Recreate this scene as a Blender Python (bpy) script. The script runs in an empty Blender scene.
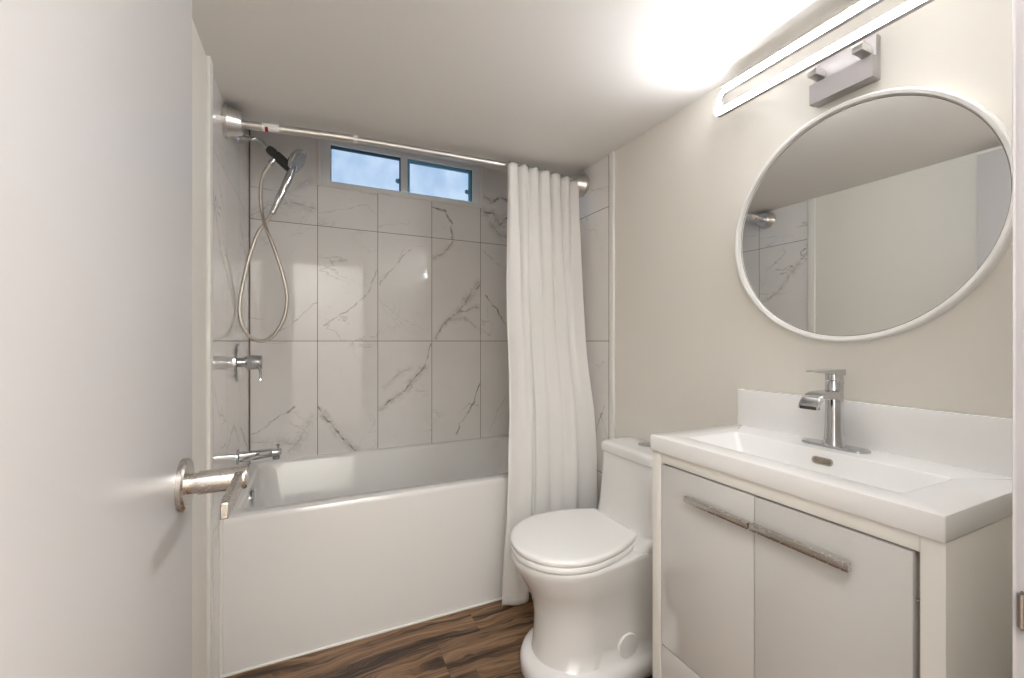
import bpy, bmesh, math, random
from mathutils import Vector, Matrix

# ------------------------------------------------------------------ camera, world, lights
sc = bpy.context.scene
C = sc.collection
H = 1.134                       # eye height; every z below is written from eye level and lifted by H
L, R = -0.283, 1.217            # left and right walls
B = 2.48                        # back wall
A = 1.72                        # tub apron
FW = 0.12                       # bathroom face of the doorway wall
ZC = 0.842                      # low ceiling
ZH = 1.078                      # higher ceiling over the back of the tub
ZHALL = 1.10                     # hallway ceiling
EDGE = 1.90                     # where the low ceiling ends

cam = bpy.data.cameras.new('camera'); camo = bpy.data.objects.new('camera', cam); C.objects.link(camo)
cam.sensor_width = 36.0; cam.lens = 36.0*427/1024; cam.shift_y = 2/1024
cam.clip_start = 0.01
camo.location = (0, 0, H)
yaw = math.atan(200/427)
camo.rotation_euler = (math.pi/2, 0, -yaw)
sc.camera = camo

w = bpy.data.worlds.new('world'); sc.world = w; w.use_nodes = True
bg = w.node_tree.nodes['Background']; bg.inputs[0].default_value = (0.82, 0.88, 1.0, 1); bg.inputs[1].default_value = 0.6
sc.view_settings.view_transform = 'Standard'; sc.view_settings.look = 'None'
sc.view_settings.gamma = 1; sc.view_settings.use_curve_mapping = False
sc.view_settings.exposure = 1.50
sc.cycles.max_bounces = 10; sc.cycles.diffuse_bounces = 6; sc.cycles.glossy_bounces = 6
sc.cycles.use_denoising = True
sc.cycles.sample_clamp_indirect = 6
sc.cycles.caustics_reflective = False; sc.cycles.caustics_refractive = False

LED_STRENGTH = 60.0
def area(name, loc, rot, sx, sy, power, col):
    l = bpy.data.lights.new(name, 'AREA'); l.shape = 'RECTANGLE'; l.size = sx; l.size_y = sy
    l.energy = power; l.color = col
    o = bpy.data.objects.new(name, l); C.objects.link(o); o.location = loc; o.rotation_euler = rot
    return o
# unseen fill added in the hallway: a strip bounced off its back wall
area('hall_bounce_fill', (0.0, -0.08, H+0.98), (math.radians(-60), 0, 0), 1.4, 0.08, 18, (0.95, 0.98, 1.02))
area('hall_ceiling_fill', (0.05, -0.55, H+ZHALL-0.012), (0, 0, 0), 0.9, 0.8, 13, (0.95, 0.98, 1.02))  # added fill under the hallway ceiling, out of view

# ------------------------------------------------------------------ materials
def mat(name, col=(0.8,0.8,0.8), rough=0.5, metal=0.0, spec=0.5, coat=0.0, emit=None, strength=0, bump=0.0, bscale=200.0, sheen=0.0):
    m = bpy.data.materials.new(name); m.use_nodes = True
    nt = m.node_tree; p = nt.nodes['Principled BSDF']
    p.inputs['Base Color'].default_value = (*col, 1); p.inputs['Roughness'].default_value = rough
    p.inputs['Metallic'].default_value = metal; p.inputs['Specular IOR Level'].default_value = spec
    p.inputs['Coat Weight'].default_value = coat; p.inputs['Coat Roughness'].default_value = 0.05
    p.inputs['Sheen Weight'].default_value = sheen
    if emit: p.inputs['Emission Color'].default_value = (*emit, 1); p.inputs['Emission Strength'].default_value = strength
    tc = nt.nodes.new('ShaderNodeTexCoord')
    n = nt.nodes.new('ShaderNodeTexNoise'); n.inputs['Scale'].default_value = bscale; n.inputs['Detail'].default_value = 3
    nt.links.new(tc.outputs['Object'], n.inputs['Vector'])
    if bump > 0:
        b = nt.nodes.new('ShaderNodeBump'); b.inputs['Strength'].default_value = bump; b.inputs['Distance'].default_value = 0.001
        nt.links.new(n.outputs['Fac'], b.inputs['Height']); nt.links.new(b.outputs['Normal'], p.inputs['Normal'])
    else:   # faint tone variation
        mr = nt.nodes.new('ShaderNodeMapRange'); mr.inputs['To Min'].default_value = max(rough-0.015, 0.0); mr.inputs['To Max'].default_value = rough+0.015
        nt.links.new(n.outputs['Fac'], mr.inputs['Value']); nt.links.new(mr.outputs['Result'], p.inputs['Roughness'])
    return m

M = {}
M['wall'] = mat('warm_wall_paint', (0.76, 0.73, 0.67), 0.55, bump=0.05, bscale=350)
M['ceiling'] = mat('ceiling_paint', (0.78, 0.755, 0.73), 0.7, bump=0.05, bscale=300)
M['trim'] = mat('white_trim', (0.80, 0.78, 0.74), 0.4)
M['door'] = mat('door_paint_dimmed', (0.50, 0.48, 0.475), 0.38, bump=0.04, bscale=120)  # white door greyed: dimming put into the colour against strong hall light
M['jamb'] = mat('jamb_paint_shaded', (0.42, 0.39, 0.39), 0.4)  # shade on the jamb is put into this darker colour
M['tub'] = mat('tub_acrylic', (0.78, 0.765, 0.74), 0.12, coat=0.4)
M['ceramic'] = mat('toilet_ceramic', (0.80, 0.79, 0.775), 0.10, coat=0.5)
M['plastic'] = mat('seat_plastic', (0.88, 0.87, 0.855), 0.25)
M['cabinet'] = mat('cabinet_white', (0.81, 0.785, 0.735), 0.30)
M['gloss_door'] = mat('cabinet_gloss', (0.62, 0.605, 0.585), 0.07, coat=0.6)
M['gap'] = mat('cabinet_gap', (0.30, 0.27, 0.23), 0.6)
M['sink'] = mat('sink_white', (0.86, 0.85, 0.84), 0.15, coat=0.3)
M['chrome'] = mat('chrome', (0.60, 0.61, 0.63), 0.06, metal=1)
M['nickel'] = mat('brushed_nickel', (0.62, 0.58, 0.54), 0.27, metal=1)
M['flange'] = mat('flange_metal', (0.74, 0.72, 0.70), 0.30, metal=1)
M['steel_rod'] = mat('rod_steel', (0.66, 0.64, 0.61), 0.42, metal=1)
M['hose'] = mat('hose_metal', (0.55, 0.50, 0.44), 0.28, metal=1, bump=0.6, bscale=900)
M['black'] = mat('dark_bracket', (0.035, 0.035, 0.035), 0.3)
M['dark'] = mat('dark_hole', (0.05, 0.045, 0.04), 0.5)
M['slot'] = mat('overflow_slot', (0.22, 0.18, 0.14), 0.4)
M['grey_face'] = mat('spray_face', (0.28, 0.30, 0.33), 0.3, metal=0.4)
M['lamp_metal'] = mat('lamp_housing', (0.40, 0.375, 0.375), 0.36, metal=0.6)
M['led'] = mat('led_diffuser', (1, 1, 1), 0.5, emit=(0.955, 0.98, 1.015), strength=LED_STRENGTH)
M['mirror'] = mat('mirror_glass', (0.80, 0.81, 0.80), 0.0, metal=1)
M['frame'] = mat('mirror_frame', (0.82, 0.81, 0.79), 0.3)
M['vinyl'] = mat('window_vinyl', (0.78, 0.79, 0.80), 0.35)
M['blue_vinyl'] = mat('window_blue_film', (0.16, 0.40, 0.55), 0.3)
M['dark_seal'] = mat('window_seal', (0.04, 0.13, 0.18), 0.4)
M['label'] = mat('white_sticker', (0.82, 0.78, 0.76), 0.5)
M['red'] = mat('red_print', (0.55, 0.03, 0.05), 0.5)
M['strike'] = mat('strike_metal', (0.28, 0.24, 0.22), 0.35, metal=1)

def glass_mat():
    m = bpy.data.materials.new('frosted_glass_daylight'); m.use_nodes = True
    nt = m.node_tree; p = nt.nodes['Principled BSDF']
    tc = nt.nodes.new('ShaderNodeTexCoord')
    n = nt.nodes.new('ShaderNodeTexNoise'); n.inputs['Scale'].default_value = 260; n.inputs['Detail'].default_value = 2
    n2 = nt.nodes.new('ShaderNodeTexNoise'); n2.inputs['Scale'].default_value = 9
    nt.links.new(tc.outputs['Object'], n.inputs['Vector']); nt.links.new(tc.outputs['Object'], n2.inputs['Vector'])
    a = nt.nodes.new('ShaderNodeMath'); a.operation = 'MULTIPLY_ADD'; a.inputs[1].default_value = 0.5
    nt.links.new(n.outputs['Fac'], a.inputs[0]); nt.links.new(n2.outputs['Fac'], a.inputs[2])
    cr = nt.nodes.new('ShaderNodeValToRGB')
    cr.color_ramp.elements[0].position = 0.55; cr.color_ramp.elements[0].color = (0.36, 0.52, 0.76, 1)
    cr.color_ramp.elements[1].position = 0.95; cr.color_ramp.elements[1].color = (0.58, 0.73, 0.92, 1)
    nt.links.new(a.outputs[0], cr.inputs[0]); nt.links.new(cr.outputs[0], p.inputs['Emission Color'])
    p.inputs['Emission Strength'].default_value = 0.35; p.inputs['Base Color'].default_value = (0.2, 0.25, 0.3, 1); p.inputs['Roughness'].default_value = 0.35
    return m
M['glass'] = glass_mat()

def curtain_mat():
    m = bpy.data.materials.new('curtain_fabric'); m.use_nodes = True
    nt = m.node_tree; p = nt.nodes['Principled BSDF']; out = nt.nodes['Material Output']
    p.inputs['Base Color'].default_value = (0.92, 0.905, 0.885, 1); p.inputs['Roughness'].default_value = 0.75
    t = nt.nodes.new('ShaderNodeBsdfTranslucent'); t.inputs['Color'].default_value = (0.92, 0.9, 0.88, 1)
    mx = nt.nodes.new('ShaderNodeMixShader'); mx.inputs[0].default_value = 0.22
    tc = nt.nodes.new('ShaderNodeTexCoord'); n = nt.nodes.new('ShaderNodeTexNoise'); n.inputs['Scale'].default_value = 500
    b = nt.nodes.new('ShaderNodeBump'); b.inputs['Strength'].default_value = 0.08; b.inputs['Distance'].default_value = 0.001
    nt.links.new(tc.outputs['Object'], n.inputs['Vector']); nt.links.new(n.outputs['Fac'], b.inputs['Height']); nt.links.new(b.outputs['Normal'], p.inputs['Normal'])
    nt.links.new(p.outputs[0], mx.inputs[1]); nt.links.new(t.outputs[0], mx.inputs[2]); nt.links.new(mx.outputs[0], out.inputs['Surface'])
    return m
M['curtain'] = curtain_mat()

class NB:                                                   # small node builder
    def __init__(s, nt): s.nt = nt
    def new(s, t, **k):
        n = s.nt.nodes.new(t)
        for a, b in k.items(): setattr(n, a, b)
        return n
    def put(s, sock, v):
        if isinstance(v, bpy.types.NodeSocket): s.nt.links.new(v, sock)
        elif isinstance(v, (tuple, list)): sock.default_value = v
        else: sock.default_value = v
    def m(s, op, a, b=0.0, c=0.0, clamp=False):
        n = s.new('ShaderNodeMath', operation=op, use_clamp=clamp)
        for i, v in enumerate((a, b, c)): s.put(n.inputs[i], v)
        return n.outputs[0]
    def v(s, op, a, b=None, scale=None, out=0):
        n = s.new('ShaderNodeVectorMath', operation=op); s.put(n.inputs[0], a)
        if b is not None: s.put(n.inputs[1], b)
        if scale is not None: s.put(n.inputs['Scale'], scale)
        return n.outputs['Value'] if op in ('LENGTH', 'DOT_PRODUCT', 'DISTANCE') else n.outputs[0]
    def comb(s, x, y, z=0.0):
        n = s.new('ShaderNodeCombineXYZ')
        for i, v in enumerate((x, y, z)): s.put(n.inputs[i], v)
        return n.outputs[0]
    def noise(s, vec, scale, detail=4, rough=0.5, dist=0.0, out='Fac'):
        n = s.new('ShaderNodeTexNoise'); s.put(n.inputs['Vector'], vec)
        n.inputs['Scale'].default_value = scale; n.inputs['Detail'].default_value = detail
        n.inputs['Roughness'].default_value = rough; n.inputs['Distortion'].default_value = dist
        return n.outputs[out]
    def rng(s, v, a, b, c, d, smooth=False):
        n = s.new('ShaderNodeMapRange'); n.interpolation_type = 'SMOOTHSTEP' if smooth else 'LINEAR'
        for i, q in enumerate((v, a, b, c, d)): s.put(n.inputs[i], q)
        return n.outputs[0]
    def mix(s, f, a, b):
        n = s.new('ShaderNodeMix', data_type='RGBA'); s.put(n.inputs['Factor'], f)
        s.put(n.inputs['A'], a); s.put(n.inputs['B'], b); return n.outputs['Result']

def marble(name, axis, u0, seed, veins=(), amount=1.0, TW=0.305):
    """glossy 30 x 61 cm marble-look tile; u runs along X or Y from u0, grout rows at eye level +-0.61"""
    m = bpy.data.materials.new(name); m.use_nodes = True
    nt = m.node_tree; p = nt.nodes['Principled BSDF']; nb = NB(nt)
    g = nb.new('ShaderNodeNewGeometry'); sp = nb.new('ShaderNodeSeparateXYZ'); nb.put(sp.inputs[0], g.outputs['Position'])
    u = nb.m('SUBTRACT', sp.outputs[0 if axis == 'X' else 1], u0)
    z = nb.m('SUBTRACT', sp.outputs[2], H - 0.61*3)
    us = nb.m('DIVIDE', u, TW); zs = nb.m('DIVIDE', z, 0.61)
    def grout(v, period):
        fr = nb.m('FRACT', v); e = nb.m('MINIMUM', fr, nb.m('SUBTRACT', 1.0, fr)); return nb.m('MULTIPLY', e, period)
    ge = nb.m('MINIMUM', grout(us, TW), grout(zs, 0.61))
    gm = nb.rng(ge, 0.0011, 0.0019, 1.0, 0.0)
    wn = nb.new('ShaderNodeTexWhiteNoise', noise_dimensions='3D')
    nb.put(wn.inputs['Vector'], nb.comb(nb.m('FLOOR', us), nb.m('FLOOR', zs), float(seed)))
    off = nb.v('SCALE', wn.outputs['Color'], scale=9.0)
    pv = nb.v('ADD', nb.comb(u, z), off)
    # fine random veins, stretched on the diagonal
    rot = nb.new('ShaderNodeMapping'); nb.put(rot.inputs['Vector'], pv); rot.inputs['Rotation'].default_value = (0, 0, math.radians(-38)); rot.inputs['Scale'].default_value = (0.7, 2.0, 1)
    n1 = nb.noise(rot.outputs[0], 1.5, 6, 0.55, 0.5)
    v1 = nb.rng(nb.m('ABSOLUTE', nb.m('SUBTRACT', n1, 0.5)), 0.0, 0.008, 1.0, 0.0, True)
    k1 = nb.rng(nb.noise(pv, 3.0, 2), 0.50, 0.70, 0.0, 1.0)
    n2 = nb.noise(pv, 3.2, 7, 0.6, 0.9)
    v2 = nb.rng(nb.m('ABSOLUTE', nb.m('SUBTRACT', n2, 0.5)), 0.0, 0.005, 0.6, 0.0, True)
    k2 = nb.rng(nb.noise(nb.v('ADD', pv, (5.1, 2.2, 0.0)), 2.4, 2), 0.52, 0.70, 0.0, 1.0)
    rnd = nb.m('MULTIPLY', nb.m('ADD', nb.m('MULTIPLY', v1, k1), nb.m('MULTIPLY', v2, k2)), 0.75*amount, clamp=True)
    # veins that the real tiles show, each a warped line
    total = rnd
    if veins:
        wv = nb.comb(u, z)
        wob = nb.v('SCALE', nb.v('SUBTRACT', nb.noise(wv, 11.0, 5, 0.6, out='Color'), (0.5, 0.5, 0.5)), scale=0.055)
        wp = nb.v('MULTIPLY', nb.v('ADD', wv, wob), (1, 1, 0))
        var = nb.rng(nb.noise(wv, 26.0, 4), 0.36, 0.62, 0.15, 1.0)
        cloudy = nb.rng(nb.noise(wv, 24.0, 7, 0.75, 1.0), 0.42, 0.72, 0.0, 1.0)
        for (pts, wd, st, halo) in veins:
            dm = None
            for (a, b) in zip(pts[:-1], pts[1:]):
                ax, az = a[0]-u0, a[1]+0.61*3; bx, bz = b[0]-u0, b[1]+0.61*3
                dx, dz = bx-ax, bz-az; ll = dx*dx+dz*dz
                pa = nb.v('SUBTRACT', wp, (ax, az, 0)); t = nb.m('DIVIDE', nb.v('DOT_PRODUCT', pa, (dx, dz, 0)), ll, clamp=True)
                dd = nb.v('LENGTH', nb.v('SUBTRACT', pa, nb.v('SCALE', (dx, dz, 0), scale=t)))
                dm = dd if dm is None else nb.m('MINIMUM', dm, dd)
            core = nb.m('MULTIPLY', nb.rng(dm, wd*0.2, wd*1.25, st*1.0, 0.0, True), var)
            total = nb.m('MAXIMUM', total, core)
            if halo:
                hl = nb.m('MULTIPLY', nb.rng(dm, 0.0, halo, 0.85*st, 0.0, True), cloudy)
                total = nb.m('MAXIMUM', total, hl)
    cloud = nb.rng(nb.noise(pv, 2.6, 3), 0.35, 0.7, 0.0, 1.0)
    base = nb.mix(cloud, (0.83, 0.80, 0.775, 1), (0.77, 0.745, 0.72, 1))
    c1 = nb.mix(nb.m('MINIMUM', total, 0.9), base, (0.17, 0.15, 0.13, 1))
    c2 = nb.mix(gm, c1, (0.17, 0.15, 0.135, 1))
    nb.put(p.inputs['Base Color'], c2)
    nb.put(p.inputs['Roughness'], nb.rng(gm, 0, 1, 0.06, 0.7))
    bmp = nb.new('ShaderNodeBump'); bmp.inputs['Distance'].default_value = 0.001; bmp.inputs['Strength'].default_value = 0.35
    nb.put(bmp.inputs['Height'], nb.m('SUBTRACT', nb.m('MULTIPLY', nb.noise(nb.comb(u, z), 3.0, 1), 0.9), gm)); nb.put(p.inputs['Normal'], bmp.outputs[0])
    return m

f_px = 427.0
def unproj_back(x, y, Y=B):
    t = (x-512)/f_px; s, c = math.sin(yaw), math.cos(yaw)
    rx, ry = s + t*c, c - t*s
    k = Y/ry
    return (rx*k, -(y-341)/f_px*k)
def pv(*pts): return [unproj_back(*q) for q in pts]
back_veins = [
    (pv((325,326),(352,308),(368,292),(377.5,270)), 0.0045, 0.55, 0),
    (pv((379.6,285),(392,268),(410,249)), 0.005, 0.45, 0),
    (pv((379,280),(398,262),(404,246)), 0.003, 0.3, 0),
    (pv((433,208),(446,212),(452,224),(452,243)), 0.0075, 0.85, 0.0),
    (pv((452,240),(444,254),(434,259)), 0.006, 0.7, 0.03),
    (pv((435,338),(448,320),(462,312),(479,308)), 0.006, 0.75, 0.03),
    (pv((455,318),(472,293),(480,284)), 0.006, 0.7, 0.05),
    (pv((446,322),(465,318),(480,330)), 0.004, 0.5, 0.02),
    (pv((485,295),(496,310),(506,325)), 0.006, 0.85, 0.0),
    (pv((379.6,409),(402,394),(414,378),(423,367)), 0.0065, 0.85, 0.04),
    (pv((408,385),(424,366),(431,345)), 0.005, 0.6, 0.0),
    (pv((384,388),(400,372),(410,368)), 0.004, 0.45, 0.03),
    (pv((456,434),(464,419),(474,400),(480,381.6)), 0.006, 0.8, 0.0),
    (pv((458,412),(470,402),(478,406)), 0.003, 0.45, 0.0),
    (pv((317.7,406),(328,420),(340,436),(357,451)), 0.0065, 0.85, 0.035),
    (pv((252,435),(268,424),(295,408)), 0.0045, 0.55, 0),
    (pv((252,444),(280,440),(300,446)), 0.005, 0.4, 0.05),
    (pv((288,452),(300,440),(312,420)), 0.004, 0.5, 0.05),
    (pv((268,338),(288,326),(306,312),(316,303)), 0.004, 0.4, 0),
    (pv((252,214),(270,206),(290,204),(314,208)), 0.005, 0.55, 0.05),
    (pv((278,196),(294,190),(312,180)), 0.003, 0.35, 0.03),
    (pv((484,196),(492,203),(500,198),(508,200)), 0.008, 0.9, 0.03),
    (pv((484,212),(494,214),(500,224),(508,218)), 0.007, 0.85, 0.05),
    (pv((490,222),(498,234),(507,238)), 0.005, 0.7, 0.05),
    (pv((483,250),(495,262),(508,268)), 0.004, 0.3, 0),
    (pv((490,430),(498,410),(506,396)), 0.003, 0.35, 0),
    (pv((320,214),(345,208),(365,205),(377,216)), 0.003, 0.3, 0),
    (pv((380,300),(400,318),(428,330)), 0.003, 0.25, 0),
]
left_veins = [
    ([(1.62,0.47),(1.75,0.30),(1.95,0.20),(2.10,0.05)], 0.005, 0.6, 0.03),
    ([(1.60,-0.10),(1.72,-0.25),(1.86,-0.30)], 0.004, 0.5, 0),
    ([(2.20,-0.38),(2.32,-0.46),(2.47,-0.55)], 0.005, 0.6, 0.02),
    ([(1.88,-0.40),(2.02,-0.34),(2.16,-0.44)], 0.004, 0.5, 0.02),
    ([(2.20,0.50),(2.35,0.40),(2.47,0.37)], 0.005, 0.6, 0.03),
]
right_veins = [
    ([(1.56,0.70),(1.66,0.715),(1.75,0.76)], 0.004, 0.3, 0),
    ([(1.60,-0.30),(1.66,-0.42),(1.72,-0.45)], 0.004, 0.55, 0.0),
    ([(1.56,-0.45),(1.60,-0.39),(1.63,-0.34)], 0.003, 0.5, 0),
    ([(1.60,-0.10),(1.63,-0.13),(1.66,-0.12)], 0.003, 0.4, 0),
]
TWB = 0.3065; U0B = 0.0265 - TWB
def vein_on(v, x0, x1, z0, z1, mg=0.05):
    xs = [q[0] for q in v[0]]; zs = [q[1] for q in v[0]]
    return max(xs) > x0-0.0 and min(xs) < x1+0.0 and max(zs) > z0-0.0 and min(zs) < z1+0.0
back_tiles = []
for i in range(-1, 7):
    for j in range(-2, 2):
        tx0, tx1, tz0, tz1 = U0B+TWB*i, U0B+TWB*(i+1), 0.61*j, 0.61*(j+1)
        vs_ = []
        for v in back_veins:                       # a vein stays on the tile that holds its middle
            mx_ = sum(q[0] for q in v[0])/len(v[0]); mz_ = sum(q[1] for q in v[0])/len(v[0])
            if tx0 <= mx_ < tx1 and tz0 <= mz_ < tz1: vs_.append(v)
        back_tiles.append((tx0, tx1, tz0, tz1, vs_))
M['tile_back_plain'] = marble('marble_tile_back', 'X', U0B-TWB*2, 3, (), 0.6, TWB)
M['tile_left'] = marble('marble_tile_left', 'Y', B-0.305*6, 8, left_veins, 0.9)
M['tile_right'] = marble('marble_tile_right', 'Y', B-0.305*6, 5, right_veins, 0.25)

def wood_mat():
    m = bpy.data.materials.new('dark_wood_planks'); m.use_nodes = True
    nt = m.node_tree; p = nt.nodes['Principled BSDF']; nb = NB(nt)
    g = nb.new('ShaderNodeNewGeometry'); sp = nb.new('ShaderNodeSeparateXYZ'); nb.put(sp.inputs[0], g.outputs['Position'])
    x, y = sp.outputs[0], sp.outputs[1]
    PW, PL = 0.178, 1.22
    row = nb.m('FLOOR', nb.m('DIVIDE', nb.m('ADD', y, 0.035), PW))
    wn = nb.new('ShaderNodeTexWhiteNoise', noise_dimensions='1D'); nb.put(wn.inputs['W'], row)
    xs = nb.m('ADD', x, nb.m('MULTIPLY', wn.outputs['Value'], PL))
    colid = nb.m('FLOOR', nb.m('DIVIDE', xs, PL))
    w2 = nb.new('ShaderNodeTexWhiteNoise', noise_dimensions='2D'); nb.put(w2.inputs['Vector'], nb.comb(row, colid))
    off = nb.v('SCALE', w2.outputs['Color'], scale=7.0)
    pvv = nb.v('ADD', nb.comb(x, y), off)
    warp = nb.noise(nb.v('MULTIPLY', pvv, (1.6, 4.5, 1)), 1.6, 3, 0.5, out='Color')
    pw = nb.v('ADD', pvv, nb.v('MULTIPLY', nb.v('SUBTRACT', warp, (0.5, 0.5, 0.5)), (0.0, 0.15, 0)))
    g1 = nb.noise(nb.v('MULTIPLY', pw, (1.2, 34.0, 1)), 1.0, 6, 0.68, 0.25)
    g2 = nb.noise(nb.v('MULTIPLY', pw, (5.0, 130.0, 1)), 1.0, 3, 0.6)
    cr = nb.new('ShaderNodeValToRGB'); nb.put(cr.inputs[0], nb.m('ADD', nb.m('MULTIPLY', g1, 0.74), nb.m('MULTIPLY', g2, 0.26)))
    e = cr.color_ramp.elements
    e[0].position = 0.42; e[0].color = (0.026, 0.012, 0.005, 1)
    e[1].position = 0.63; e[1].color = (0.33, 0.20, 0.108, 1)
    q = e.new(0.475); q.color = (0.115, 0.058, 0.026, 1)
    q = e.new(0.52); q.color = (0.20, 0.11, 0.055, 1)
    ton = nb.rng(w2.outputs['Value'], 0, 1, 0.85, 1.15)
    col = nb.v('SCALE', cr.outputs[0], scale=ton)
    fy = nb.m('FRACT', nb.m('DIVIDE', nb.m('ADD', y, 0.035), PW)); fx = nb.m('FRACT', nb.m('DIVIDE', xs, PL))
    ey = nb.m('MULTIPLY', nb.m('MINIMUM', fy, nb.m('SUBTRACT', 1.0, fy)), PW); ex = nb.m('MULTIPLY', nb.m('MINIMUM', fx, nb.m('SUBTRACT', 1.0, fx)), PL)
    seam = nb.rng(nb.m('MINIMUM', ex, ey), 0.0002, 0.0008, 0.7, 0)
    nb.put(p.inputs['Base Color'], nb.mix(seam, col, (0.02, 0.01, 0.006, 1)))
    p.inputs['Roughness'].default_value = 0.42
    bmp = nb.new('ShaderNodeBump'); bmp.inputs['Distance'].default_value = 0.0008; bmp.inputs['Strength'].default_value = 0.4
    nb.put(bmp.inputs['Height'], nb.m('SUBTRACT', g2, seam)); nb.put(p.inputs['Normal'], bmp.outputs[0])
    return m
M['floor'] = wood_mat()

# ------------------------------------------------------------------ mesh helpers
def new(): return bmesh.new()
def box(bm, x0, x1, y0, y1, z0, z1, bev=0.0, seg=2):
    x0, x1 = min(x0,x1), max(x0,x1); y0, y1 = min(y0,y1), max(y0,y1); z0, z1 = min(z0,z1), max(z0,z1)
    r = bmesh.ops.create_cube(bm, size=1.0)
    bmesh.ops.scale(bm, vec=(x1-x0, y1-y0, z1-z0), verts=r['verts'])
    bmesh.ops.translate(bm, vec=((x0+x1)/2, (y0+y1)/2, (z0+z1)/2+H), verts=r['verts'])
    if bev > 0:
        ed = list({e for v in r['verts'] for e in v.link_edges})
        bmesh.ops.bevel(bm, geom=ed, offset=bev, segments=seg, affect='EDGES', profile=0.5)
def frame_of(n):
    n = Vector(n).normalized(); u = n.orthogonal().normalized(); return u, n.cross(u), n
def lathe(bm, origin, axis, prof, n=40, cap0=True, cap1=True):
    """prof: list of (distance along axis, radius)"""
    u, v, ax = frame_of(axis); o = Vector(origin) + Vector((0,0,H)); rings = []
    for (d, r) in prof:
        rings.append([bm.verts.new(o + ax*d + (u*math.cos(2*math.pi*k/n) + v*math.sin(2*math.pi*k/n))*max(r, 1e-5)) for k in range(n)])
    for a, b in zip(rings[:-1], rings[1:]):
        for k in range(n): bm.faces.new((a[k], a[(k+1)%n], b[(k+1)%n], b[k]))
    if cap0: bm.faces.new(rings[0][::-1])
    if cap1: bm.faces.new(rings[-1])
def tube(bm, pts, r, n=12, closed=False, cap=True):
    P = [Vector(p) + Vector((0,0,H)) for p in pts]; N = len(P); rad = r if isinstance(r, (list, tuple)) else [r]*N
    ref = None; rings = []
    for i in range(N):
        if closed: t = P[(i+1)%N] - P[i-1]
        else: t = P[min(i+1,N-1)] - P[max(i-1,0)]
        t.normalize()
        if ref is None: ref = t.orthogonal().normalized()
        ref = (ref - t*ref.dot(t)).normalized(); bi = t.cross(ref)
        rings.append([bm.verts.new(P[i] + (ref*math.cos(2*math.pi*k/n)+bi*math.sin(2*math.pi*k/n))*rad[i]) for k in range(n)])
    pairs = list(zip(rings[:-1], rings[1:])) + ([(rings[-1], rings[0])] if closed else [])
    for a, b in pairs:
        # match the seam when closed
        off = 0
        if closed and b is rings[0]:
            off = min(range(n), key=lambda q: (a[0].co-b[q].co).length)
        for k in range(n): bm.faces.new((a[k], a[(k+1)%n], b[(k+1+off)%n], b[(k+off)%n]))
    if cap and not closed: bm.faces.new(rings[0][::-1]); bm.faces.new(rings[-1])
def spline(pts, k=8, closed=False):
    P = [Vector(p) for p in pts]; n = len(P); out = []
    rng = range(n if closed else n-1)
    for i in rng:
        if closed: p0,p1,p2,p3 = P[i-1],P[i],P[(i+1)%n],P[(i+2)%n]
        else: p0,p1,p2,p3 = P[max(i-1,0)],P[i],P[i+1],P[min(i+2,n-1)]
        for j in range(k):
            t = j/k
            out.append(0.5*((2*p1)+(-p0+p2)*t+(2*p0-5*p1+4*p2-p3)*t*t+(-p0+3*p1-3*p2+p3)*t**3))
    if not closed: out.append(P[-1])
    return out
def loft(bm, loops, cap0=True, cap1=True):
    R_ = [[bm.verts.new(Vector(p)+Vector((0,0,H))) for p in lp] for lp in loops]
    n = len(R_[0])
    for a, b in zip(R_[:-1], R_[1:]):
        for k in range(n): bm.faces.new((a[k], a[(k+1)%n], b[(k+1)%n], b[k]))
    if cap0: bm.faces.new(R_[0][::-1])
    if cap1: bm.faces.new(R_[-1])
def obj(name, bm, m, parent=None, smooth=True, angle=35, subsurf=0, origin=None, bevel=0):
    bmesh.ops.recalc_face_normals(bm, faces=bm.faces[:])
    if origin is not None:
        o_ = Vector(origin) + Vector((0,0,H)); bmesh.ops.translate(bm, vec=-o_, verts=bm.verts[:])
    me = bpy.data.meshes.new(name); bm.to_mesh(me); bm.free()
    me.materials.append(m)
    if smooth:
        for p in me.polygons: p.use_smooth = True
        if not subsurf: me.set_sharp_from_angle(angle=math.radians(angle))
    o = bpy.data.objects.new(name, me); C.objects.link(o)
    if origin is not None: o.location = o_
    if parent is not None:
        o.parent = parent; o.matrix_parent_inverse = Matrix.Translation(-parent.matrix_world_loc) if hasattr(parent, 'matrix_world_loc') else Matrix.Translation(-Vector(parent['_loc'])) if '_loc' in parent else Matrix.Identity(4)
    if subsurf:
        s = o.modifiers.new('subdivision', 'SUBSURF'); s.levels = subsurf; s.render_levels = subsurf
    if bevel:
        s = o.modifiers.new('bevel', 'BEVEL'); s.width = bevel; s.segments = 3; s.limit_method = 'ANGLE'
    return o
thing_roots = []
def thing(name, label, cat, loc, group=None):
    o = bpy.data.objects.new(name, None); C.objects.link(o)
    o.location = Vector(loc) + Vector((0,0,H)); o.empty_display_size = 0.05
    o['_loc'] = list(o.location); thing_roots.append(o)
    o['label'] = label; o['category'] = cat
    if group: o['group'] = group
    return o
def struct(o): o['kind'] = 'structure'; return o

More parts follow.
